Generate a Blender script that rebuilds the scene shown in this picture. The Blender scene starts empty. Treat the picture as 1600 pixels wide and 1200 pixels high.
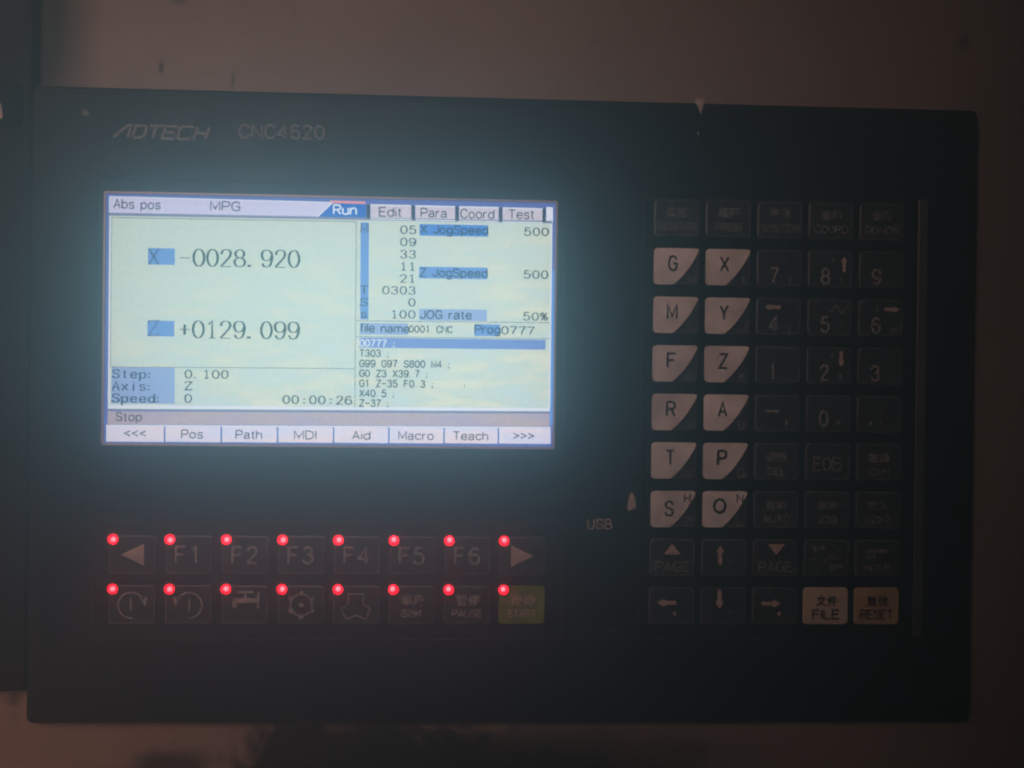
import bpy, math, random
from mathutils import Matrix, Vector

# ------------------------------------------------------------------ camera, world, lamp, exposure
SC = bpy.context.scene
COL = SC.collection
MM = 0.001


def W(x, y, h=0.0):
    """A point of the panel: x right, y down (millimetres from the panel middle), h in front of the panel's face."""
    return Vector((x * MM, -h * MM, -y * MM))


cam_data = bpy.data.cameras.new('camera')
cam = bpy.data.objects.new('camera', cam_data)
COL.objects.link(cam)
cam_data.sensor_width = 36.0
cam_data.lens = 29.25
cam_data.clip_start = 0.005
cam_data.clip_end = 50.0
cam.matrix_world = Matrix([[0.9991, -0.012472, -0.040544, -0.011758], [-0.04049, 0.004588, -0.999169, -0.289759], [0.012648, 0.999912, 0.004078, 0.001183], [0, 0, 0, 1]])
SC.camera = cam

world = bpy.data.worlds.new('World')
SC.world = world
world.use_nodes = True
bg = world.node_tree.nodes['Background']
bg.inputs['Color'].default_value = (1.0, 0.74, 0.64, 1)
bg.inputs['Strength'].default_value = 0.005


def lamp(name, loc, target, size, power, color, spot=None, blend=1.0):
    if spot:
        d = bpy.data.lights.new(name, 'SPOT')
        d.spot_size = math.radians(spot)
        d.spot_blend = blend
        d.shadow_soft_size = size
    else:
        d = bpy.data.lights.new(name, 'AREA')
        d.shape = 'DISK'
        d.size = size
    d.energy = power
    d.color = color
    o = bpy.data.objects.new(name, d)
    COL.objects.link(o)
    o.location = loc
    o.rotation_euler = (Vector(target) - Vector(loc)).to_track_quat('-Z', 'Y').to_euler()
    return o


# the workshop's warm light, falling on the panel from the left over the viewer's shoulder
lamp('workshop_lamp', W(-200, -190, 470), W(-105, -45, 0), 0.06, 42.0, (1.0, 0.52, 0.385), 79, 1.0)
# added fill for a dull reddish bounce from below on the left
lamp('corner_fill', W(-310, 250, 130), W(-175, 120, 0), 0.05, 4.6, (1.0, 0.36, 0.23), 70, 1.0)

SC.view_settings.view_transform = 'Standard'
SC.view_settings.look = 'None'
SC.view_settings.exposure = 0.0
SC.view_settings.gamma = 1.0
SC.cycles.use_denoising = True
SC.cycles.max_bounces = 6
SC.cycles.volume_bounces = 0
SC.cycles.sample_clamp_indirect = 0.5
SC.cycles.filter_width = 2.1

# ------------------------------------------------------------------ materials


def lin(r, g, b):
    f = lambda c: c / 12.92 if c <= 0.04045 else ((c + 0.055) / 1.055) ** 2.4
    return (f(r / 255), f(g / 255), f(b / 255), 1)


def new_mat(name):
    m = bpy.data.materials.new(name)
    m.use_nodes = True
    nt = m.node_tree
    return m, nt, nt.nodes['Principled BSDF']


def N(nt, kind, **kw):
    n = nt.nodes.new(kind)
    for k, v in kw.items():
        if k in n.inputs:
            n.inputs[k].default_value = v
        else:
            setattr(n, k, v)
    return n


def mixc(nt, fac, a, b, blend='MIX'):
    n = nt.nodes.new('ShaderNodeMix')
    n.data_type = 'RGBA'
    n.blend_type = blend
    for sock, v in ((n.inputs[0], fac), (n.inputs[6], a), (n.inputs[7], b)):
        if hasattr(v, 'is_linked'):
            nt.links.new(v, sock)
        else:
            sock.default_value = v
    return n.outputs[2]


def ramp(nt, v, stops):
    n = nt.nodes.new('ShaderNodeValToRGB')
    nt.links.new(v, n.inputs[0])
    el = n.color_ramp.elements
    while len(el) < len(stops):
        el.new(0.5)
    for e, (p, c) in zip(el, stops):
        e.position = p
        e.color = c if len(c) == 4 else (*c, 1)
    return n.outputs[0]


def math_node(nt, op, a, b=None, clamp=False):
    n = nt.nodes.new('ShaderNodeMath')
    n.operation = op
    n.use_clamp = clamp
    for sock, v in zip(n.inputs, (a, b)):
        if v is None:
            continue
        if hasattr(v, 'is_linked'):
            nt.links.new(v, sock)
        else:
            sock.default_value = v
    return n.outputs[0]


def plastic(name, col, rough=0.45, grime=0.35, scale=60.0, bump=0.04, spec=0.4):
    """Worn plastic or print: colour with slightly uneven dirt, uneven gloss and a fine relief."""
    m, nt, b = new_mat(name)
    tc = N(nt, 'ShaderNodeTexCoord')
    geo = N(nt, 'ShaderNodeNewGeometry')
    n1 = N(nt, 'ShaderNodeTexNoise', Scale=scale, Detail=6.0, Roughness=0.65)
    n2 = N(nt, 'ShaderNodeTexNoise', Scale=1400.0, Detail=2.0)
    nt.links.new(geo.outputs['Position'], n1.inputs['Vector'])
    nt.links.new(geo.outputs['Position'], n2.inputs['Vector'])
    dirty = tuple(c * (1 - grime) for c in col[:3]) + (1,)
    f = ramp(nt, n1.outputs[0], [(0.35, (0, 0, 0)), (0.65, (1, 1, 1))])
    nt.links.new(mixc(nt, f, dirty, (*col[:3], 1)), b.inputs['Base Color'])
    r = math_node(nt, 'MULTIPLY_ADD', n1.outputs[0], 0.3)
    r.node.inputs[2].default_value = rough - 0.15
    nt.links.new(r, b.inputs['Roughness'])
    b.inputs['Specular IOR Level'].default_value = spec
    bp = N(nt, 'ShaderNodeBump', Strength=bump, Distance=0.0002)
    nt.links.new(n2.outputs[0], bp.inputs['Height'])
    nt.links.new(bp.outputs[0], b.inputs['Normal'])
    return m


def dusty(m, amount):
    """Dust specks and wiped greasy streaks over a finished plastic."""
    nt = m.node_tree
    b = nt.nodes['Principled BSDF']
    geo = N(nt, 'ShaderNodeNewGeometry')
    old = b.inputs['Base Color'].links[0].from_socket
    vo = N(nt, 'ShaderNodeTexVoronoi', Scale=420.0)
    big = N(nt, 'ShaderNodeTexNoise', Scale=26.0, Detail=4.0, Roughness=0.6)
    mp = N(nt, 'ShaderNodeMapping')
    mp.inputs['Rotation'].default_value = (0, 0.6, 0)
    mp.inputs['Scale'].default_value = (12, 40, 110)
    wipe = N(nt, 'ShaderNodeTexNoise', Scale=1.0, Detail=5.0, Roughness=0.7)
    nt.links.new(geo.outputs['Position'], vo.inputs['Vector'])
    nt.links.new(geo.outputs['Position'], big.inputs['Vector'])
    nt.links.new(geo.outputs['Position'], mp.inputs['Vector'])
    nt.links.new(mp.outputs[0], wipe.inputs['Vector'])
    speck = ramp(nt, vo.outputs['Distance'], [(0.10, (0.55,) * 3), (0.2, (0, 0, 0))])
    patch_ = ramp(nt, big.outputs[0], [(0.5, (0, 0, 0)), (0.7, (1, 1, 1))])
    f1 = mixc(nt, 1.0, speck, patch_, 'MULTIPLY')
    f2 = ramp(nt, wipe.outputs[0], [(0.45, (0, 0, 0)), (0.75, (0.35, 0.35, 0.35))])
    c = mixc(nt, f2, old, (amount * 0.5, amount * 0.48, amount * 0.46, 1))
    c = mixc(nt, f1, c, (amount, amount * 0.95, amount * 0.9, 1))
    nt.links.new(c, b.inputs['Base Color'])
    return m


def glow(name, col, strength=1.0):
    """A lit patch of the display."""
    m, nt, b = new_mat(name)
    nt.nodes.remove(b)
    e = N(nt, 'ShaderNodeEmission', Color=(*col[:3], 1), Strength=strength)
    nt.links.new(e.outputs[0], nt.nodes['Material Output'].inputs[0])
    if name != 'display edge':
        m.cycles.emission_sampling = 'NONE'     # small patches: the big fields light the glare volume
    return m


LCD = 2.15          # brightness of the back light


def lcd(name, r, g, b):
    return glow(name, lin(r, g, b), LCD)


def lcd_mottled(name, a, b2, c, scale, strength=LCD):
    """The pale field of the display: its pixel raster breaks into soft diagonal yellow and blue bands."""
    m, nt, b = new_mat(name)
    nt.nodes.remove(b)
    geo = N(nt, 'ShaderNodeNewGeometry')
    mp = N(nt, 'ShaderNodeMapping')
    mp.inputs['Rotation'].default_value = (0, math.radians(32), 0)
    mp.inputs['Scale'].default_value = (0.35, 1, 1.5)
    nt.links.new(geo.outputs['Position'], mp.inputs['Vector'])
    n1 = N(nt, 'ShaderNodeTexNoise', Scale=scale, Detail=3.0, Roughness=0.5)
    nt.links.new(mp.outputs[0], n1.inputs['Vector'])
    n2 = N(nt, 'ShaderNodeTexNoise', Scale=700.0, Detail=1.0)
    nt.links.new(geo.outputs['Position'], n2.inputs['Vector'])
    sep = N(nt, 'ShaderNodeSeparateXYZ')
    nt.links.new(geo.outputs['Position'], sep.inputs[0])
    # a liquid crystal panel seen from a shifted angle: cooler above, yellower below
    v = N(nt, 'ShaderNodeMapRange')
    zx = math_node(nt, 'MULTIPLY_ADD', sep.outputs['X'], -0.28)
    nt.links.new(sep.outputs['Z'], zx.node.inputs[2])
    nt.links.new(zx, v.inputs[0])
    v.inputs[1].default_value = 0.005
    v.inputs[2].default_value = 0.085
    low = ramp(nt, n1.outputs[0], [(0.38, b2), (0.52, a), (0.64, c)])
    col = mixc(nt, v.outputs[0], low, a)
    speck = ramp(nt, n2.outputs[0], [(0.3, (0.93, 0.93, 0.93)), (0.7, (1.05, 1.05, 1.05))])
    col = mixc(nt, 1.0, col, speck, 'MULTIPLY')
    e = N(nt, 'ShaderNodeEmission', Strength=strength)
    nt.links.new(col, e.inputs['Color'])
    nt.links.new(e.outputs[0], nt.nodes['Material Output'].inputs[0])
    return m


def wall_material():
    """Beige painted sheet metal: soiled, with black grease smears, and a soft dark patch at the upper left."""
    m, nt, b = new_mat('painted sheet metal')
    geo = N(nt, 'ShaderNodeNewGeometry')
    pos = geo.outputs['Position']
    n1 = N(nt, 'ShaderNodeTexNoise', Scale=9.0, Detail=8.0, Roughness=0.6)
    n2 = N(nt, 'ShaderNodeTexNoise', Scale=160.0, Detail=5.0, Roughness=0.7)
    n3 = N(nt, 'ShaderNodeTexNoise', Scale=70.0, Detail=9.0, Roughness=0.75)
    n4 = N(nt, 'ShaderNodeTexVoronoi', Scale=85.0)
    for n in (n1, n2, n3, n4):
        nt.links.new(pos, n.inputs['Vector'])
    col = mixc(nt, ramp(nt, n1.outputs[0], [(0.3, (0, 0, 0)), (0.7, (1, 1, 1))]), (*(0.25, 0.195, 0.172), 1), (*(0.19, 0.148, 0.124), 1))
    col = mixc(nt, ramp(nt, n2.outputs[0], [(0.56, (0, 0, 0)), (0.74, (0.5, 0.5, 0.5))]), col, (0.06, 0.045, 0.035, 1))
    fleck = ramp(nt, n4.outputs['Distance'], [(0.05, (0.7, 0.7, 0.7)), (0.10, (0, 0, 0))])
    pick = ramp(nt, n1.outputs[0], [(0.52, (0, 0, 0)), (0.6, (1, 1, 1))])
    col = mixc(nt, mixc(nt, 1.0, fleck, pick, 'MULTIPLY'), col, (0.05, 0.035, 0.03, 1))

    def dark_patch(cx, cy, rx, ry, soft, ragged, dark, amount):
        """One dark patch, grease except at the upper left, round (cx, cy) with half sizes rx, ry in millimetres."""
        nonlocal col
        c = W(cx, cy)
        v = N(nt, 'ShaderNodeVectorMath', operation='SUBTRACT')
        nt.links.new(pos, v.inputs[0])
        v.inputs[1].default_value = c
        s = N(nt, 'ShaderNodeVectorMath', operation='MULTIPLY')
        nt.links.new(v.outputs[0], s.inputs[0])
        s.inputs[1].default_value = (500 / rx, 0, 500 / ry)
        ln = N(nt, 'ShaderNodeVectorMath', operation='LENGTH')
        nt.links.new(s.outputs[0], ln.inputs[0])
        nz = math_node(nt, 'MULTIPLY_ADD', n3.outputs[0], ragged)
        nz.node.inputs[2].default_value = -0.5 * ragged
        d = math_node(nt, 'ADD', ln.outputs['Value'], nz)
        f = ramp(nt, d, [(max(0.0, 0.5 - soft / 2), (amount,) * 3), (min(1.0, 0.5 + soft / 2), (0, 0, 0))])
        # the ramp runs over 0..1, its middle is the patch's edge
        col = mixc(nt, f, col, (*dark, 1))

    black = (0.012, 0.009, 0.008)
    dark_patch(-167.2, -136.1, 16, 70, 0.5, 0.12, black, 0.97)  # tall black area with a soft edge, upper left corner
    dark_patch(-50.6, 138.6, 50, 21, 0.20, 1.1, black, 0.99)
    dark_patch(15.6, 142.5, 52, 18, 0.50, 0.8, black, 0.93)
    dark_patch(47.8, 133.0, 40, 9, 0.9, 0.5, black, 0.45)
    dark_patch(-117.7, 135.7, 14, 6, 0.4, 1.2, black, 0.8)
    dark_patch(-124.1, -109.2, 0.9, 2.2, 0.6, 0.3, black, 0.8)
    dark_patch(-99.3, -105.4, 0.7, 2.6, 0.7, 0.2, black, 0.7)
    dark_patch(-118.4, -132.5, 2.4, 0.8, 0.6, 0.3, black, 0.8)
    dark_patch(163.6, -126.5, 1.8, 2.2, 0.9, 0.5, black, 0.6)
    dark_patch(-129.2, -109.1, 0.5, 0.5, 0.6, 0.2, black, 0.7)
    dark_patch(-172.5, 111.9, 2.0, 2.6, 0.6, 0.4, black, 0.7)
    nt.links.new(col, b.inputs['Base Color'])
    r = math_node(nt, 'MULTIPLY_ADD', n1.outputs[0], 0.3)
    r.node.inputs[2].default_value = 0.42
    nt.links.new(r, b.inputs['Roughness'])
    b.inputs['Specular IOR Level'].default_value = 0.25
    bp = N(nt, 'ShaderNodeBump', Strength=0.25, Distance=0.0004)
    nt.links.new(n2.outputs[0], bp.inputs['Height'])
    nt.links.new(bp.outputs[0], b.inputs['Normal'])
    return m


def led_material():
    """A lit red diode: the chip burns pale in the lens, the lens glows red round it."""
    m, nt, b = new_mat('red diode')
    tc = N(nt, 'ShaderNodeTexCoord')
    d = N(nt, 'ShaderNodeVectorMath', operation='DISTANCE')
    nt.links.new(tc.outputs['Object'], d.inputs[0])
    d.inputs[1].default_value = (0.0006, -0.0012, 0.0)
    mr = N(nt, 'ShaderNodeMapRange')
    nt.links.new(d.outputs['Value'], mr.inputs[0])
    mr.inputs[1].default_value = 0.0
    mr.inputs[2].default_value = 0.0024
    c = ramp(nt, mr.outputs[0], [(0.0, (1.0, 0.10, 0.115)), (0.26, (1.0, 0.075, 0.09)), (0.46, (1.0, 0.0025, 0.014)), (1.0, (0.8, 0.0008, 0.007))])
    b.inputs['Base Color'].default_value = (0.3, 0.01, 0.02, 1)
    b.inputs['Roughness'].default_value = 0.2
    nt.links.new(c, b.inputs['Emission Color'])
    b.inputs['Emission Strength'].default_value = 13.0
    return m


M = {
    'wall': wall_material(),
    'overlay': dusty(plastic('black membrane', (0.007, 0.007, 0.008), 0.5, 0.3, spec=0.12), 0.03),
    'frame': plastic('black painted frame', (0.012, 0.010, 0.010), 0.55, 0.3, spec=0.12),
    'key': plastic('black key membrane', (0.026, 0.023, 0.023), 0.5, 0.35, 90, spec=0.15),
    'lip': plastic('lighter key edge', (0.060, 0.056, 0.058), 0.45, 0.5, 90),
    'white': plastic('ivory key membrane', (0.90, 0.92, 0.97), 0.5, 0.42, 80),
    'beige': plastic('soiled beige key membrane', (0.55, 0.46, 0.37), 0.5, 0.3, 70),
    'umber': plastic('soiled tan key membrane', (0.43, 0.31, 0.19), 0.5, 0.35, 70),
    'green': plastic('green key membrane', (0.15, 0.19, 0.03), 0.5, 0.4, 120),
    'ink': plastic('black key print', (0.012, 0.010, 0.010), 0.6, 0.1),
    'ink_red': plastic('dark red key print', (0.045, 0.010, 0.004), 0.6, 0.1),
    'grey': plastic('dull grey print', (0.28, 0.275, 0.28), 0.6, 0.5, 300),
    'dim': plastic('worn grey print', (0.17, 0.165, 0.165), 0.6, 0.5, 400),
    'pale': plastic('pale print', (0.40, 0.33, 0.31), 0.6, 0.3, 200),
    'rose': plastic('pinkish print', (0.46, 0.36, 0.35), 0.6, 0.3, 200),
    'logo': plastic('grey panel lettering', (0.15, 0.15, 0.155), 0.6, 0.3, 300),
    'chip': plastic('bare chipped spot', (0.48, 0.42, 0.41), 0.6, 0.4, 400),
    'bezel': plastic('pale display rim', (0.55, 0.50, 0.58), 0.4, 0.2),
    'rubber': plastic('dark rubber', (0.012, 0.009, 0.009), 0.7, 0.3, spec=0.1),
    'black': plastic('black greasy metal', (0.005, 0.005, 0.006), 0.6, 0.3, spec=0.05),
    'lcd_ink': plastic('unlit display dots', (0.012, 0.013, 0.016), 0.6, 0.0),
    'led': led_material(),
    'field': lcd_mottled('pale display field', lin(211, 219, 204), lin(230, 228, 200), lin(208, 221, 216), 150),
    'bar': lcd_mottled('lavender display bar', lin(218, 208, 236), lin(226, 210, 230), lin(210, 206, 238), 120),
    'tab': lcd_mottled('grey display tab', lin(218, 202, 214), lin(222, 204, 208), lin(212, 202, 220), 140),
    'soft': lcd_mottled('pale display soft key', lin(236, 224, 240), lin(244, 224, 230), lin(226, 222, 246), 110),
    'status': lcd_mottled('mauve display bar', lin(190, 168, 178), lin(194, 170, 172), lin(184, 166, 186), 120),
    'edge': lcd('display edge', 92, 104, 176),
    'bright_edge': lcd('bright display edge', 96, 148, 224),
    'shade': lcd('display shade line', 128, 128, 158),
    'gloss': lcd('display light line', 236, 236, 248),
    'label': lcd('blue display label', 100, 142, 212),
    'label_pale': lcd('pale blue display label', 150, 170, 214),
    'label_deep': lcd('deep blue display label', 66, 126, 212),
    'cursor': lcd('blue display cursor line', 112, 136, 204),
    'active': lcd('bright blue display tab', 14, 98, 196),
    'red': lcd('red display line', 236, 150, 152),
    'hair': lcd('display hair line', 70, 84, 84),
    'lit': lcd('white display dots', 240, 244, 252),
    'navy': lcd('navy display dots', 4, 12, 50),
    'slate': lcd('slate display dots', 12, 16, 18),
    'mauve_ink': lcd('grey display dots', 40, 36, 48),
}

# no two ivory keys are equally handled: each has its own greyness
nt = M['white'].node_tree
info = N(nt, 'ShaderNodeObjectInfo')
worn = ramp(nt, info.outputs['Random'], [(0.0, (0.80, 0.77, 0.76)), (1.0, (1, 1, 1))])
bs = nt.nodes['Principled BSDF'].inputs['Base Color']
nt.links.new(mixc(nt, 1.0, bs.links[0].from_socket, worn, 'MULTIPLY'), bs)

# ------------------------------------------------------------------ mesh building


class MB:
    """Collects flat pieces and solids of one object, in millimetres of the panel."""

    def __init__(self, origin=(0, 0, 0)):
        self.v, self.f, self.mi = [], [], []
        self.o = W(*origin)
        self.k = 0

    def face(self, pts, mat=0):
        b = len(self.v)
        self.v += [W(*p) - self.o for p in pts]
        self.f.append(list(range(b, b + len(pts))))
        self.mi.append(mat)

    def poly(self, pts, h, mat=0):
        """A flat piece facing the viewer; pts run clockwise as seen (y down)."""
        area = sum(a[0] * b[1] - b[0] * a[1] for a, b in zip(pts, pts[1:] + pts[:1]))
        if area > 0:
            pts = pts[::-1]
        self.face([(x, y, h) for x, y in pts], mat)

    def rect(self, x0, y0, x1, y1, h, mat=0):
        self.poly([(x0, y0), (x1, y0), (x1, y1), (x0, y1)], h, mat)

    def slab(self, loops, mat=0, cap=True, mats=None):
        """Loft of equal-length loops [(pts, h)...] from back to front, capped in front."""
        base = []
        for pts, h in loops:
            base.append(len(self.v))
            self.v += [W(x, y, h) - self.o for x, y in pts]
        n = len(loops[0][0])
        for i, (a, b) in enumerate(zip(base, base[1:])):
            for j in range(n):
                k = (j + 1) % n
                self.f.append([a + j, a + k, b + k, b + j][::-1])
                self.mi.append(mats[i] if mats else mat)
        if cap:
            self.f.append([base[-1] + j for j in range(n)][::-1])
            self.mi.append(mats[len(base) - 1] if mats else mat)

    def ribbon(self, pts, width, h, thin=None, closed=False, mat=0):
        """A stroke of even width, or a broad-pen stroke: `thin` where it runs level, `width` where it runs upright."""
        pts = [p for i, p in enumerate(pts) if i == 0 or math.dist(p, pts[i - 1]) > 1e-6]
        if closed and math.dist(pts[0], pts[-1]) < 1e-6:
            pts = pts[:-1]
        n = len(pts)
        if n < 2:
            return
        h = h + 0.003 * (self.k % 7)
        self.k += 1
        L, R = [], []
        for i, p in enumerate(pts):
            a = pts[i - 1] if (i > 0 or closed) else None
            b = pts[(i + 1) % n] if (i < n - 1 or closed) else None
            d1 = Vector((p[0] - a[0], p[1] - a[1])).normalized() if a else None
            d2 = Vector((b[0] - p[0], b[1] - p[1])).normalized() if b else None
            if d1 is None:
                d1 = d2
            if d2 is None:
                d2 = d1
            t = d1 + d2
            t = t.normalized() if t.length > 0.2 else d2
            nrm = Vector((-t.y, t.x))
            cosv = max(0.5, abs(nrm.dot(Vector((-d2.y, d2.x)))))
            w = width
            if thin is not None:
                w = thin + (width - thin) * abs(t.y) ** 1.5
            o = nrm * (w / 2 / cosv)
            L.append((p[0] + o.x, p[1] + o.y))
            R.append((p[0] - o.x, p[1] - o.y))
        m = n if closed else n - 1
        b0 = len(self.v)
        self.v += [W(x, y, h) - self.o for x, y in L + R]
        for i in range(m):
            k = (i + 1) % n
            self.f.append([b0 + i, b0 + k, b0 + n + k, b0 + n + i])
            self.mi.append(mat)

    def build(self, name, mats, parent=None, smooth=False):
        me = bpy.data.meshes.new(name)
        me.from_pydata([tuple(v) for v in self.v], [], self.f)
        for m in mats if isinstance(mats, (list, tuple)) else [mats]:
            me.materials.append(m)
        for p, i in zip(me.polygons, self.mi):
            p.material_index = i
            p.use_smooth = smooth
        me.update()
        return link(name, me, parent, self.o)


ORIGIN = {}


def link(name, me, parent=None, origin=Vector((0, 0, 0))):
    o = bpy.data.objects.new(name, me)
    COL.objects.link(o)
    ORIGIN[o.name] = Vector(origin)
    o.location = Vector(origin)
    if parent is not None:
        o.parent = parent
        o.location = Vector(origin) - ORIGIN[parent.name]
    return o


def tag(o, label=None, cat=None, group=None, kind=None):
    for k, v in (('label', label), ('category', cat), ('group', group), ('kind', kind)):
        if v:
            o[k] = v
    return o


def rrect(x0, y0, x1, y1, r, seg=5):
    """Rounded rectangle, clockwise as seen, from the top left."""
    out = []
    for cx, cy, a in ((x1 - r, y0 + r, -90), (x1 - r, y1 - r, 0), (x0 + r, y1 - r, 90), (x0 + r, y0 + r, 180)):
        for i in range(seg + 1):
            t = math.radians(a + 90 * i / seg)
            out.append((cx + r * math.cos(t), cy + r * math.sin(t)))
    return out


def ell(cx, cy, rx, ry, a0=0, a1=360, n=20):
    return [(cx + rx * math.cos(math.radians(a0 + (a1 - a0) * i / n)), cy + ry * math.sin(math.radians(a0 + (a1 - a0) * i / n))) for i in range(n + 1)]


# ------------------------------------------------------------------ a stroke alphabet (cap height 10, baseline 0, y up)
def _e(cx, cy, rx, ry):
    return '@%g,%g,%g,%g' % (cx, cy, rx, ry)


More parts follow.
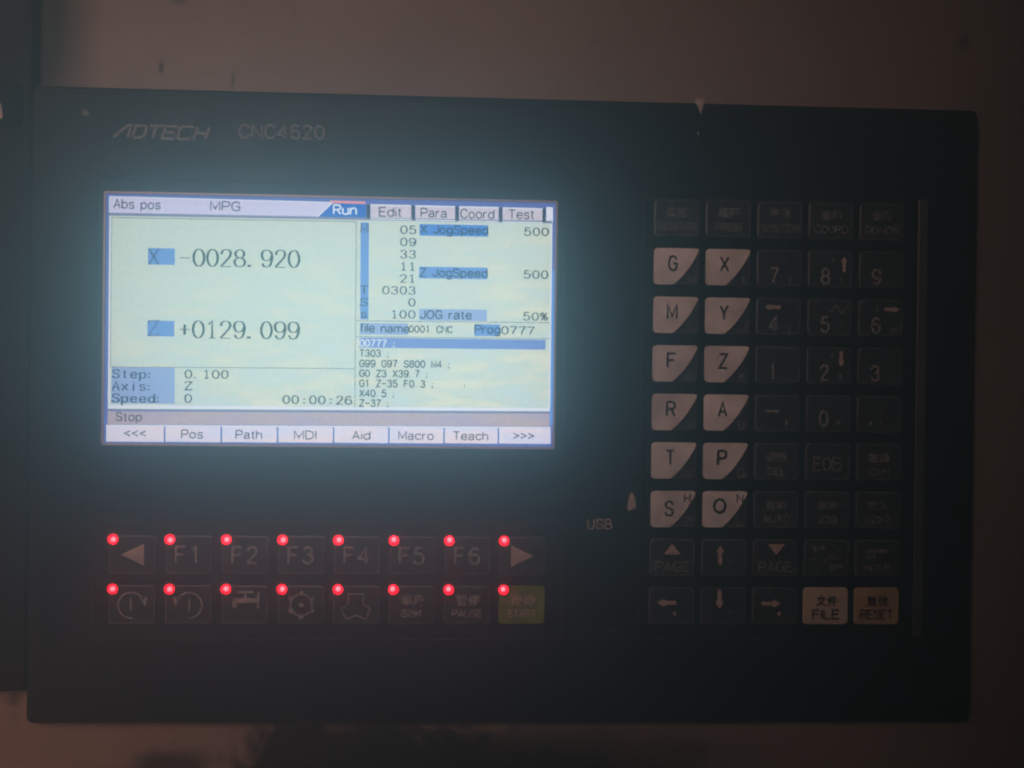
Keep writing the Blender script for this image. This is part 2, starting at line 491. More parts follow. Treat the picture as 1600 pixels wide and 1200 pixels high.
GLYPH = {
    'A': (6, ['0,0 3,10 6,0', '1.1,3.4 4.9,3.4']),
    'B': (5.8, ['0,0 0,10', '~0,10 3.4,10 5.2,9 5.2,6.6 3.4,5.4 0,5.4', '~0,5.4 3.8,5.4 5.8,4.2 5.8,1.3 3.8,0 0,0']),
    'C': (6, ['~6,7.4 5,9.4 3.1,10 1,8.8 0,5 1,1.2 3.1,0 5,.6 6,2.6']),
    'D': (6, ['0,0 0,10', '~0,10 2.6,10 5,8.6 6,5 5,1.4 2.6,0 0,0']),
    'E': (5.4, ['5.4,10 0,10 0,0 5.4,0', '0,5.2 4.8,5.2']),
    'F': (5.2, ['5.2,10 0,10 0,0', '0,5.2 4.5,5.2']),
    'G': (6.2, ['~6,7.4 5,9.4 3.1,10 1,8.8 0,5 1,1.2 3.1,0 5,.5 6.1,2', '6.1,2 6.1,4.8 3.4,4.8']),
    'H': (5.8, ['0,0 0,10', '5.8,0 5.8,10', '0,5.2 5.8,5.2']),
    'I': (0.2, ['.1,0 .1,10']),
    'J': (4.6, ['~4.6,10 4.6,6 4.6,3 4,.8 2.3,0 .6,.8 0,3']),
    'K': (5.8, ['0,0 0,10', '5.6,10 0,3.8', '2,6 5.8,0']),
    'L': (5, ['0,10 0,0 5,0']),
    'M': (7, ['0,0 0,10 3.5,1.6 7,10 7,0']),
    'N': (6, ['0,0 0,10 6,0 6,10']),
    'O': (6.4, [_e(3.2, 5, 3.2, 5)]),
    'P': (5.6, ['0,0 0,10', '~0,10 3.6,10 5.6,8.8 5.6,6 3.6,4.7 0,4.7']),
    'Q': (6.4, [_e(3.2, 5, 3.2, 5), '3.8,2.6 6.4,-.6']),
    'R': (5.9, ['0,0 0,10', '~0,10 3.6,10 5.6,8.9 5.6,6.3 3.6,5 0,5', '3,5 5.9,0']),
    'S': (5.8, ['~5.6,7.6 4.7,9.5 2.9,10 1,9.3 .3,7.5 1.2,5.9 2.9,5.2 4.8,4.4 5.7,2.6 4.8,.6 2.9,0 .9,.6 0,2.6']),
    'T': (6, ['0,10 6,10', '3,10 3,0']),
    'U': (5.8, ['~0,10 0,6.5 0,3.2 .9,.7 2.9,0 4.9,.7 5.8,3.2 5.8,6.5 5.8,10']),
    'V': (6, ['0,10 3,0 6,10']),
    'W': (8, ['0,10 2,0 4,8.5 6,0 8,10']),
    'X': (6, ['0,0 6,10', '0,10 6,0']),
    'Y': (6, ['0,10 3,4.6 6,10', '3,4.6 3,0']),
    'Z': (5.8, ['0,10 5.8,10 0,0 5.8,0']),
    '0': (5.6, [_e(2.8, 5, 2.8, 5)]),
    '1': (5.6, ['1,8 2.9,10 2.9,0']),
    '2': (5.6, ['~.2,7.2 1,9.3 2.8,10 4.7,9.3 5.2,7.4 4.4,5.4 2.2,2.6 0,0', '0,0 5.6,0']),
    '3': (5.6, ['~.3,7.9 1.2,9.6 2.8,10 4.6,9.3 5,7.5 4.1,5.8 2.3,5.3', '~2.3,5.3 4.5,4.8 5.5,2.8 4.6,.7 2.8,0 .9,.5 0,2.4']),
    '4': (5.8, ['4.3,0 4.3,10 0,2.9 5.8,2.9']),
    '5': (5.6, ['5.2,10 1,10 .4,5.2', '~.4,5.2 1.4,6.2 3,6.4 4.8,5.4 5.5,3.2 4.7,.9 2.8,0 .9,.5 0,2.2']),
    '6': (5.6, ['~5.2,8.2 4.3,9.6 2.9,10 1.1,8.8 .1,5.4 .1,3 .9,.9 2.8,0 4.8,.8 5.5,3 4.8,5.2 2.9,5.9 1.1,5 .1,3']),
    '7': (5.6, ['0,10 5.6,10', '~5.6,10 3.8,6.6 2.5,3.2 2.1,0']),
    '8': (5.6, [_e(2.8, 7.6, 2.3, 2.4), _e(2.8, 2.6, 2.8, 2.6)]),
    '9': (5.6, ['~.4,2.1 1.3,.4 2.7,0 4.5,1.2 5.5,4.6 5.5,7 4.7,9.1 2.8,10 .8,9.2 .1,6.9 .9,4.6 2.7,3.8 4.5,4.6 5.4,6.6']),
    'a': (5.2, ['~.4,5.4 1.3,6.7 2.8,7 4.4,6.4 4.7,4.8 4.7,1.5 5.2,0', '~4.7,4.2 2,3.7 .4,2.9 .2,1.2 1.2,.1 2.8,.2 4.1,1 4.7,2.4']),
    'b': (5.2, ['0,0 0,10', _e(2.6, 3.5, 2.6, 3.5)]),
    'c': (4.8, ['~4.7,5 4,6.6 2.6,7 .8,6.1 0,3.5 .8,.9 2.6,0 4,.5 4.8,2.2']),
    'd': (5.2, ['5.2,0 5.2,10', _e(2.6, 3.5, 2.6, 3.5)]),
    'e': (5.2, ['.1,3.6 5.1,3.6', '~5.1,3.6 4.7,6 2.7,7 .8,6.1 0,3.5 .8,.9 2.7,0 4.4,.5 5.1,2']),
    'f': (3, ['~3,9.9 1.8,9.7 1.2,8.4 1.2,5 1.2,0', '0,7 2.8,7']),
    'g': (5.2, [_e(2.6, 3.6, 2.6, 3.4), '~5.2,7 5.2,3 5.2,-.6 4.5,-2.4 2.7,-3 .9,-2.5 .2,-1.3']),
    'h': (4.8, ['0,0 0,10', '~0,4.4 .9,6.3 2.6,7 4.3,6.3 4.8,4.4 4.8,0']),
    'i': (0.2, ['.1,0 .1,7', '.1,8.9 .1,10']),
    'l': (0.2, ['.1,0 .1,10']),
    'm': (8, ['0,0 0,7', '~0,4.6 .8,6.4 2.2,7 3.6,6.4 4,4.6 4,0', '~4,4.6 4.8,6.4 6.2,7 7.6,6.4 8,4.6 8,0']),
    'n': (4.8, ['0,0 0,7', '~0,4.4 .9,6.3 2.6,7 4.3,6.3 4.8,4.4 4.8,0']),
    'o': (5.2, [_e(2.6, 3.5, 2.6, 3.5)]),
    'p': (5.2, ['0,-3 0,7', _e(2.6, 3.5, 2.6, 3.5)]),
    'r': (3, ['0,0 0,7', '~0,4.2 .9,6.2 3,6.9']),
    's': (4.6, ['~4.4,5.4 3.6,6.7 2.2,7 .8,6.5 .3,5.2 1,4.1 2.4,3.6 3.9,3 4.5,1.8 3.8,.4 2.3,0 .8,.4 0,1.8']),
    't': (2.8, ['~1.2,9 1.2,5 1.2,1.4 1.7,.2 2.8,.1', '0,7 2.7,7']),
    'u': (4.8, ['~0,7 0,2.6 .6,.7 2.2,0 4,.7 4.8,2.6', '4.8,7 4.8,0']),
    'x': (4.8, ['0,0 4.8,7', '0,7 4.8,0']),
    'z': (4.6, ['0,7 4.6,7 0,0 4.6,0']),
    '.': (1, ['.5,0 .5,1.3']),
    ',': (1, ['.7,1 .2,-1.4']),
    ':': (1, ['.5,0.4 .5,1.8', '.5,5.2 .5,6.6']),
    ';': (1, ['.7,1.6 .2,-1.2', '.5,5.2 .5,6.6']),
    '-': (5.6, ['0,4.8 5.6,4.8']),
    '+': (5.6, ['0,4.8 5.6,4.8', '2.8,1.8 2.8,7.8']),
    '%': (6, [_e(1.3, 7.6, 1.2, 2.2), _e(4.7, 2.4, 1.2, 2.2), '5.4,10 .6,0']),
    '<': (5, ['5,8 0,5 5,2']),
    '>': (5, ['0,8 5,5 0,2']),
    '(': (2, ['~2,11 .4,8 0,4.6 .4,1.2 2,-1.6']),
    ')': (2, ['~0,11 1.6,8 2,4.6 1.6,1.2 0,-1.6']),
    '[': (2, ['2,10.6 0,10.6 0,-1 2,-1']),
    ']': (2, ['0,10.6 2,10.6 2,-1 0,-1']),
    '#': (6, ['1.6,0 2.4,10', '4,0 4.8,10', '0,3.4 6,3.4', '0,6.8 6,6.8']),
    '=': (5.6, ['0,3.4 5.6,3.4', '0,6.2 5.6,6.2']),
    '/': (5, ['0,0 5,10']),
    ' ': (3.4, []),
}
SERIF = {'1': ['1,0 4.8,0'], '4': ['2.9,0 5.7,0'], 'T': ['1.8,0 4.2,0', '0,10 0,8.6', '6,10 6,8.6'], 'M': ['-.8,0 .9,0', '6.1,0 7.8,0', '-.8,10 .4,10', '6.6,10 7.8,10'],
         'A': ['-.7,0 1.2,0', '4.8,0 6.7,0'], 'i': ['-1.4,0 1.6,0', '-1.2,7 .1,7'], 'p': ['-1,-3 1.2,-3', '-1,7 0,7'], 'x': ['-.6,0 1,0', '3.8,0 5.4,0', '-.6,7 1,7', '3.8,7 5.4,7'],
         'd': ['3.9,10 5.2,10', '5.2,0 6.2,0'], 'S': ['5.6,7.6 5.7,9.8', '0,2.6 0,.2'], 'Z': ['0,10 0,8.4', '5.8,0 5.8,1.8'], '7': ['0,10 0,8.6'], '5': [], 'X': ['-.6,0 1,0', '5,0 6.6,0', '-.6,10 1,10', '5,10 6.6,10']}


def smooth(pts, n=5):
    out = []
    for i in range(len(pts) - 1):
        p0, p1, p2, p3 = pts[max(i - 1, 0)], pts[i], pts[i + 1], pts[min(i + 2, len(pts) - 1)]
        for j in range(n):
            t = j / n
            out.append(tuple(0.5 * (2 * b + (c - a) * t + (2 * a - 5 * b + 4 * c - d) * t * t + (3 * b - a - 3 * c + d) * t ** 3) for a, b, c, d in zip(p0, p1, p2, p3)))
    return out + [pts[-1]]


def strokes(ch, serif=False):
    out = []
    for s in GLYPH[ch][1] + (SERIF.get(ch, []) if serif else []):
        if s[0] == '@':
            cx, cy, rx, ry = map(float, s[1:].split(','))
            out.append((ell(cx, cy, rx, ry, 90, 450, 22)[:-1], True))
            continue
        p = [tuple(map(float, q.split(','))) for q in s.lstrip('~').split()]
        out.append((smooth(p) if s[0] == '~' else p, False))
    return out


def text(mb, s, x0, x1, base, cap, weight=0.13, serif=False, thin=0.045, mono=False, h=0.05, slant=0.0, gap=1.9, fill=0.78, drop=0.0, dot_left=True):
    """Write s between x0 and x1 (mm) on the baseline `base`; cap = cap height in mm; drop = how far the line falls over its length."""
    k = cap / 10.0
    if mono:
        pitch = (x1 - x0) / len(s)
    else:
        total = sum(GLYPH[c][0] for c in s) + gap * (len(s) - 1)
        kx = (x1 - x0) / total
    x = x0
    for i, c in enumerate(s):
        w = GLYPH[c][0]
        if mono:
            kx = pitch * fill / 5.8 if w > 2.5 else k * 0.8
            if w > 6.2:
                kx *= 6.0 / w
            x = x0 + pitch * i + (pitch - w * kx) / 2
            if c in '.,:;' and dot_left:
                x = x0 + pitch * i + pitch * 0.16
        dy = drop * i / max(1, len(s))
        for pts, closed in strokes(c, serif):
            q = [(x + (px * kx) + slant * py * k, base - py * k + dy) for px, py in pts]
            if c in '.:;' and serif:
                mb.ribbon(q, cap * weight * 1.5, h)
            else:
                mb.ribbon(q, cap * weight, h, cap * thin if serif else None, closed)
        if not mono:
            x += (w + gap) * kx


_text_cache = {}


def hanzi(s, cx, cy, size, h, name, mat, parent):
    """Chinese characters from Blender's own built-in typeface, as a flat print `size` mm high."""
    cu = bpy.data.curves.new('print', 'FONT')
    cu.body = s
    cu.size = size * MM
    cu.align_x = 'CENTER'
    cu.align_y = 'CENTER'
    cu.resolution_u = 2
    cu.space_character = 1.12
    cu.offset = 0.03 * size * MM
    tmp = bpy.data.objects.new('print', cu)
    COL.objects.link(tmp)
    dg = bpy.context.evaluated_depsgraph_get()
    me = bpy.data.meshes.new_from_object(tmp.evaluated_get(dg))
    bpy.data.objects.remove(tmp)
    bpy.data.curves.remove(cu)
    xs = [v.co.x for v in me.vertices]
    ys = [v.co.y for v in me.vertices]
    mx, my = (min(xs) + max(xs)) / 2, (min(ys) + max(ys)) / 2
    for v in me.vertices:
        v.co = Vector((v.co.x - mx, 0.0, v.co.y - my))
    me.materials.clear()
    me.materials.append(mat)
    me.name = name
    return link(name, me, parent, W(cx, cy, h))


# ------------------------------------------------------------------ the cabinet's painted sheet metal
WALL_H = -7.0
mb = MB()
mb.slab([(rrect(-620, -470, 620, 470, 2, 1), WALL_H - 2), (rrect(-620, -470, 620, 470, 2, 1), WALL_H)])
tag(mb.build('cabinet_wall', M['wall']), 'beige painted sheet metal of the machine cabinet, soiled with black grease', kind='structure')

# ------------------------------------------------------------------ the control panel
X0, X1, Y0, Y1 = -165.2, 165.6, -100.0, 118.6
panel = bpy.data.objects.new('control_panel', None)
COL.objects.link(panel)
panel.location = W(0, Y1, WALL_H)
ORIGIN['control_panel'] = W(0, Y1, WALL_H)
tag(panel, 'black machine control panel with lit display, red lights and rows of membrane keys', 'control panel')

# back frame with a rounded edge
mb = MB()
mb.slab([(rrect(X0, Y0, X1, Y1, 2.6), WALL_H + 0.02), (rrect(X0, Y0, X1, Y1, 2.6), -1.9), (rrect(X0 + 0.25, Y0 + 0.25, X1 - 0.25, Y1 - 0.25, 2.4), -1.3),
         (rrect(X0 + 0.9, Y0 + 0.9, X1 - 0.9, Y1 - 0.9, 2.0), -1.0)])
mb.build('back_frame', M['frame'], panel)
# printed front membrane, its edge notched where it is chipped
I0, I1, J0, J1 = X0 + 5.4, X1 - 3.6, Y0 + 2.4, Y1 - 2.6
mb = MB()
mb.slab([(rrect(I0, J0, I1, J1, 2.4), -0.99), (rrect(I0, J0, I1, J1, 2.4), -0.25), (rrect(I0 + 0.3, J0 + 0.3, I1 - 0.3, J1 - 0.3, 2.2), 0.0)])
mb.build('front_membrane', M['overlay'], panel)


def border(x0, y0, x1, y1, w, hh, r, name='embossed_border', mat='lip', mats=None):
    """A low raised ridge round one field of the membrane."""
    m = MB()
    rings = [(rrect(x0, y0, x1, y1, r), 0.01), (rrect(x0 + w * 0.3, y0 + w * 0.3, x1 - w * 0.3, y1 - w * 0.3, r * 0.85), hh),
             (rrect(x0 + w * 0.7, y0 + w * 0.7, x1 - w * 0.7, y1 - w * 0.7, r * 0.7), hh), (rrect(x0 + w, y0 + w, x1 - w, y1 - w, r * 0.6), 0.01)]
    m.slab(rings, cap=False)
    return m.build(name, M[mat], panel)


border(*(-142.96, -68.99), *(19.60, 27.06), 0.9, 0.26, 2.0, mat='frame')
border(*(-143.25, 48.17), *(19.07, 89.80), 0.9, 0.26, 2.0, mat='key')
border(*(44.95, -66.73), *(147.86, 90.26), 1.9, 0.40, 2.2, mat='frame')
(xa, ya), (xb, yb) = (143.52, -67.50), (147.00, 87.53)
mb = MB()
mb.slab([(rrect(xa, ya, xb, yb, 0.5), 0.3), (rrect(xa, ya, xb, yb, 0.5), 0.55), (rrect(xa + 0.25, ya + 0.3, xb - 0.25, yb - 0.3, 0.35), 0.72)])
mb.build('lit_edge_strip', M['lip'], panel)  # lighter material paints the ridge slope that catches the light

# ------------------------------------------------------------------ the display
S0, S1, T0, T1 = -139.35, 14.39, -63.28, 21.81
mb = MB()
o = 0.9
mb.slab([(rrect(S0 - o, T0 - o, S1 + o, T1 + o, 0.7), 0.01), (rrect(S0 - o + 0.15, T0 - o + 0.15, S1 + o - 0.15, T1 + o - 0.15, 0.6), 0.42), (rrect(S0 - 0.25, T0 - 0.25, S1 + 0.25, T1 + 0.25, 0.3), 0.42),
         (rrect(S0 - 0.05, T0 - 0.05, S1 + 0.05, T1 + 0.05, 0.2), 0.05)], cap=False)
mb.build('display_rim', M['bezel'], panel)
mb = MB((0, T1, 0))
mb.rect(S0, T0, S1, T1, 0.06)
screen = mb.build('display', M['edge'], panel)
tag(screen, 'lit display showing axis positions and a machining program')
LAYER = [0.10]


def patch(name, mat, *pieces, h=0.10):
    """Flat lit areas of the display: rectangles (x0, y0, x1, y1) or outlines."""
    m = MB()
    for p in pieces:
        if len(p) == 2 and isinstance(p[0], tuple):
            m.rect(p[0][0], p[0][1], p[1][0], p[1][1], h)
        else:
            m.poly(list(p), h)
    return m.build(name, M[mat], screen)


def line(name, mat, a, b, w, h=0.16):
    m = MB()
    m.ribbon([a, b], w, h)
    return m.build(name, M[mat], screen)


def write(s, a, b, cap, mat='slate', name='lettering', h=0.22, **kw):
    """Text from a (left end of the baseline) to b (right end of the baseline)."""
    m = MB()
    text(m, s, a[0], b[0], a[1], cap, h=h, drop=b[1] - a[1], **kw)
    return m.build(name, M[mat], screen)


D_GAP = 0.05
# frame parts
patch('border_line', 'bright_edge', ((S0, 14.2), (S0 + 1.5, T1 - 7.2)), h=0.08)
patch('border_line', 'bright_edge', ((S1 - 1.5, -40.0), (S1, T1 - 7.4)), h=0.08)
patch('title_bar', 'bar', ((-138.39, -62.43), (-62.92, -61.96), (-68.12, -56.89), (-138.33, -56.75)))
line('highlight_line', 'gloss', (-138.39, -62.25), (-62.92, -61.85), 0.34)
line('highlight_line', 'gloss', (-138.26, -62.32), (-138.20, -56.75), 0.34)
line('shade_line', 'shade', (-138.33, -56.21), (13.14, -56.67), 0.9, h=0.12)
patch('active_tab', 'active', ((-62.69, -61.53), (-51.39, -61.54), (-51.33, -56.68), (-67.79, -56.78)))
line('highlight_line', 'gloss', (-68.01, -56.78), (-62.81, -61.74), 0.5)
line('marker_line', 'red', (-63.58, -62.08), (-51.50, -61.98), 0.95)
for a, b, c, d in (((-49.74, -61.49), (-35.74, -61.43), (-35.68, -56.67), (-49.68, -56.71)), ((-34.30, -61.46), (-20.57, -61.40), (-20.52, -56.65), (-34.24, -56.66)),
                   ((-19.13, -61.43), (-5.46, -61.41), (-5.40, -56.60), (-19.07, -56.63)), ((-4.01, -61.35), (9.84, -61.28), (9.90, -56.60), (-3.95, -56.59))):
    patch('tab', 'tab', (a, b, c, d))
    line('highlight_line', 'gloss', (a[0], a[1] + 0.15), (b[0], b[1] + 0.15), 0.45)
    line('highlight_line', 'gloss', (d[0], d[1] + 0.2), (c[0], c[1] + 0.2), 0.35)
    line('shade_line', 'mauve_ink', (a[0] - 0.75, a[1] + 0.1), (d[0] - 0.75, d[1] + 0.1), 1.15)
line('shade_line', 'mauve_ink', (10.46, -61.18), (10.52, -56.61), 1.15)
patch('tab_end', 'gloss', ((11.17, -61.87), (13.52, -61.81), (13.59, -56.45), (11.24, -56.52)))
# the pale field
patch('field', 'field', ((-138.21, -55.81), (13.37, -56.18), (13.27, 9.40), (-138.10, 10.21)), h=0.09)
line('highlight_line', 'gloss', (-138.04, -55.56), (-137.85, 10.03), 0.5)
line('highlight_line', 'gloss', (-137.85, 9.51), (13.22, 8.78), 1.0)
line('highlight_line', 'gloss', (13.15, -56.00), (13.18, 8.78), 0.5)
line('hair_line', 'hair', (-137.46, -55.13), (-137.35, -4.19), 0.16)
line('hair_line', 'hair', (-137.46, -55.13), (-54.44, -55.40), 0.2)
line('hair_line', 'hair', (-54.50, -55.40), (-54.27, 9.09), 0.2)
line('hair_line', 'hair', (-137.24, -4.15), (-54.45, -4.63), 0.2)
line('hair_line', 'hair', (-54.21, -21.19), (12.92, -21.52), 0.2)
line('hair_line', 'hair', (-54.21, -15.70), (12.99, -15.94), 0.2)
line('shade_line', 'shade', (-137.84, 10.52), (13.32, 9.80), 0.62, h=0.2)
# blue labels
patch('label_field', 'label', ((-125.20, -45.01), (-116.14, -44.98), (-116.12, -39.35), (-125.18, -39.34)))
patch('label_field', 'label', ((-125.13, -20.22), (-116.07, -20.19), (-116.05, -14.83), (-125.12, -14.83)))
patch('label_field', 'label_pale', ((-136.96, -4.02), (-115.68, -4.09), (-115.67, 8.25), (-137.05, 8.32)), h=0.12)
patch('label_field', 'label', ((-53.05, -55.19), (-50.19, -55.18), (-49.97, -21.66), (-52.83, -21.70)))
patch('label_field', 'label_deep', ((-32.77, -55.07), (-8.94, -55.10), (-8.94, -51.10), (-32.76, -50.99)))
patch('label_field', 'label', ((-32.72, -40.30), (-9.07, -40.33), (-9.06, -36.28), (-32.71, -36.22)))
patch('label_field', 'label_pale', ((-32.59, -25.70), (-9.02, -25.72), (-9.01, -21.72), (-32.58, -21.66)), h=0.18)
patch('label_field', 'label_pale', ((-52.90, -20.50), (-36.33, -20.54), (-36.32, -16.55), (-52.90, -16.48)))
patch('label_field', 'label', ((-13.41, -20.67), (-4.41, -20.67), (-4.40, -16.53), (-13.40, -16.53)))
patch('cursor_line', 'cursor', ((-53.02, -15.37), (11.52, -15.56), (11.52, -12.12), (-53.02, -11.91)))
# bottom rows
patch('status_bar', 'status', ((-138.16, 11.05), (13.33, 10.21), (13.30, 14.68), (-138.18, 15.51)))
patch('soft_key_row', 'edge', ((-138.75, 15.63), (13.84, 14.81), (13.92, 21.20), (-138.80, 21.86)), h=0.08)
line('highlight_line', 'gloss', (-138.65, 15.87), (13.73, 15.03), 0.45, h=0.18)
for (x0, y0), (x1, y1) in (((-138.54, 16.04), (-119.20, 21.37)), ((-118.62, 15.96), (-100.02, 21.27)), ((-99.43, 15.85), (-80.86, 21.18)), ((-80.27, 15.76), (-61.73, 21.10)),
                           ((-61.18, 15.65), (-42.72, 21.01)), ((-42.16, 15.54), (-23.64, 20.94)), ((-23.09, 15.44), (-4.78, 20.84)), ((-4.23, 15.33), (13.73, 20.76))):
    patch('soft_key', 'soft', ((x0, y0), (x1, y1)))
    line('highlight_line', 'gloss', (x0 + 0.18, y0), (x0 + 0.18, y1), 0.36)
# lettering of the title bar and tabs
write('Abs pos', (-136.74, -58.42), (-121.25, -58.31), 2.95, 'mauve_ink', weight=0.14)
write('MPG', (-104.17, -58.32), (-94.30, -58.30), 3.0, 'mauve_ink', weight=0.14)
write('Run', (-62.32, -57.87), (-54.64, -57.85), 3.1, 'lit', weight=0.17)
write('Edit', (-46.61, -57.49), (-39.11, -57.51), 3.0, 'mauve_ink', weight=0.14)
write('Para', (-32.26, -57.47), (-23.50, -57.47), 3.0, 'mauve_ink', weight=0.14)
write('Coord', (-18.53, -57.44), (-7.06, -57.46), 3.0, 'mauve_ink', weight=0.14)
write('Test', (-1.84, -57.56), (6.86, -57.61), 3.0, 'mauve_ink', weight=0.14)
# axis positions
write('X', (-124.82, -39.50), (-121.59, -39.47), 5.2, 'navy', weight=0.10, serif=True, thin=0.02)
write('Z', (-124.64, -14.97), (-121.32, -14.93), 5.2, 'navy', weight=0.07, serif=True, thin=0.03)
BIG = dict(weight=0.145, serif=True, thin=0.048, mono=True, fill=0.80)
write('-0028.920', (-114.89, -39.02), (-73.38, -39.21), 5.85, 'slate', **BIG)
write('+0129.099', (-114.84, -14.46), (-73.23, -14.54), 5.85, 'slate', **BIG)
SM = dict(weight=0.20, serif=True, thin=0.115, mono=True, fill=0.72)
write('Step:', (-136.97, -0.48), (-122.03, -0.41), 2.75, 'navy', **SM)
write('Axis:', (-136.97, 3.68), (-122.07, 3.72), 2.75, 'navy', **SM)
write('Speed:', (-136.97, 7.84), (-118.92, 7.89), 2.75, 'navy', **SM)
write('0.100', (-112.61, -0.66), (-97.22, -0.68), 2.75, 'slate', **SM)
write('Z', (-112.61, 3.42), (-109.54, 3.43), 2.75, 'slate', **SM)
write('0', (-112.61, 7.69), (-109.54, 7.69), 2.75, 'slate', **SM)
write('00:00:26', (-79.27, 7.70), (-54.99, 7.73), 2.75, 'slate', dot_left=False, **SM)
# modal codes
for s, a, b in (('M', (-53.01, -51.96), (-50.37, -51.97)), ('T', (-52.89, -30.73), (-50.25, -30.73)), ('S', (-52.88, -26.39), (-50.24, -26.39)), ('s', (-52.88, -22.32), (-50.24, -22.32))):
    write(s, a, b, 2.6, 'navy', weight=0.21, serif=True, thin=0.12, mono=True, fill=0.85)
for s, a, b in (('05', (-39.62, -51.61), (-33.61, -51.64)), ('09', (-39.61, -47.40), (-33.60, -47.42)), ('33', (-39.60, -43.14), (-33.59, -43.16)), ('11', (-39.59, -38.89), (-33.59, -38.91)),
                ('21', (-39.59, -34.72), (-33.58, -34.74)), ('0303', (-45.58, -30.59), (-33.57, -30.65)), ('0', (-36.53, -26.52), (-33.57, -26.53)), ('100', (-42.53, -22.30), (-33.56, -22.36)),
                ('500', (3.27, -51.79), (12.40, -51.83)), ('500', (3.28, -36.89), (12.41, -36.92)), ('50%', (3.29, -22.31), (12.37, -22.32)), ('0777', (-4.24, -17.33), (7.96, -17.34))):
    write(s, a, b, 2.65, 'slate', **SM)
write('X JogSpeed', (-32.33, -51.88), (-9.13, -51.94), 2.75, 'navy', weight=0.175)
write('Z JogSpeed', (-32.37, -36.98), (-9.16, -36.99), 2.75, 'navy', weight=0.175)
write('JOG rate', (-32.06, -22.38), (-14.45, -22.39), 2.75, 'navy', weight=0.175, h=0.26)
write('file name', (-52.65, -17.41), (-35.98, -17.35), 2.75, 'navy', weight=0.175)
write('Prog', (-13.06, -17.56), (-4.46, -17.55), 2.75, 'navy', weight=0.175)
CODE = dict(weight=0.185, mono=True, fill=0.76)
write('0001.CNC', (-36.11, -17.48), (-20.83, -17.49), 2.25, 'slate', **CODE)
write('O0777 ;', (-53.07, -12.36), (-39.58, -12.39), 2.3, 'lit', weight=0.15, mono=True, fill=0.76)
for s, a, b in (('T303 ;', (-53.03, -8.86), (-41.61, -8.88)), ('G99 G97 S800 M4 ;', (-52.99, -5.32), (-20.53, -5.37)), ('G0 Z3 X39.7 ;', (-52.95, -1.91), (-28.15, -1.94)), ('G1 Z-35 F0.3 ;', (-52.91, 1.55), (-26.20, 1.53)), ('X40.5 ;', (-52.87, 4.96), (-39.53, 4.95)), ('Z-37 ;', (-52.83, 8.37), (-41.40, 8.37))):
    write(s, a, b, 2.3, 'slate', **CODE)
line('speck', 'slate', (-16.48, 0.21), (-16.56, 1.43), 0.22)
# status bar and soft keys
write('Stop', (-135.35, 14.21), (-126.70, 14.21), 2.8, 'mauve_ink', weight=0.14)
for s, a, b in (('<<<', (-132.41, 19.96), (-125.22, 19.98)), ('Pos', (-113.13, 19.90), (-106.02, 19.92)), ('Path', (-94.69, 19.90), (-86.07, 19.90)), ('MDI', (-74.80, 19.84), (-67.45, 19.85)),
                ('Aid', (-54.93, 19.73), (-48.99, 19.76)), ('Macro', (-39.02, 19.66), (-27.16, 19.68)), ('Teach', (-20.15, 19.59), (-8.23, 19.58)), ('>>>', (0.74, 19.45), (7.76, 19.47))):
    write(s, a, b, 2.75 if s.isalpha() else 2.9, 'mauve_ink', weight=0.14)

# ------------------------------------------------------------------ keys
KW, KH = 16.28, 13.19


def key(cx, cy, w, h, mat, label=None, r=1.5, rise=0.55):
    """One membrane key: a raised pad with a lighter rounded edge, origin at its middle on the membrane."""
    m = MB((cx, cy, 0))
    x0, y0, x1, y1 = cx - w / 2, cy - h / 2, cx + w / 2, cy + h / 2
    q = lambda d: rrect(x0 + d, y0 + d, x1 - d, y1 - d, max(0.4, r - d * 0.6))
    m.slab([(q(0), 0.01), (q(0.2), rise * 0.8), (q(0.5), rise), (q(0.85), rise - 0.03)], mats=[1, 1, 1, 0])
    o = m.build('key', [M[mat], M['lip'] if mat == 'key' else M[mat]], panel)
    if label:
        o['label'] = label
    return o


def legend(k, cx, cy, fn, mat, name='legend', h=0.60):
    m = MB((cx, cy, h))
    fn(m, cx, cy, h)
    return m.build(name, M[mat], k)


def T(s, dx, dy, wd, cap, weight=0.17, **kw):
    """A legend writer: s centred dx right and dy below the key's middle."""
    return lambda m, cx, cy, h: text(m, s, cx + dx - wd / 2, cx + dx + wd / 2, cy + dy + cap / 2, cap, weight, h=h, **kw)


def G(pts):
    return lambda m, cx, cy, h: m.poly([(cx + x, cy + y) for x, y in pts], h)


def arrow(dx, dy, length, head, width, shaft, turn):
    """A block arrow pointing up, turned clockwise by `turn` quarter turns."""
    L, a = length / 2, shaft / 2
    pts = [(0, -L), (width / 2, -L + head), (a, -L + head), (a, L), (-a, L), (-a, -L + head), (-width / 2, -L + head)]
    for _ in range(turn):
        pts = [(-y, x) for x, y in pts]
    # split into head and shaft so that both stay convex
    P2 = [(x + dx, y + dy) for x, y in pts]

    def fn(m, cx, cy, h):
        m.poly([(cx + x, cy + y) for x, y in (P2[0], P2[1], P2[6])], h)
        m.poly([(cx + x, cy + y) for x, y in (P2[2], P2[3], P2[4], P2[5])], h)
    return fn


def S(list_of_strokes, weight):
    """An icon of strokes (points relative to the key's middle)."""
    def fn(m, cx, cy, h):
        for s in list_of_strokes:
            closed = len(s) > 2 and math.dist(s[0], s[-1]) < 1e-6
            m.ribbon([(cx + x, cy + y) for x, y in s], weight, h, closed=closed)
    return fn


def cell(c, r):
    return 48.94 + c * 18.34 + KW / 2, -65.54 + r * 17.02 + KH / 2


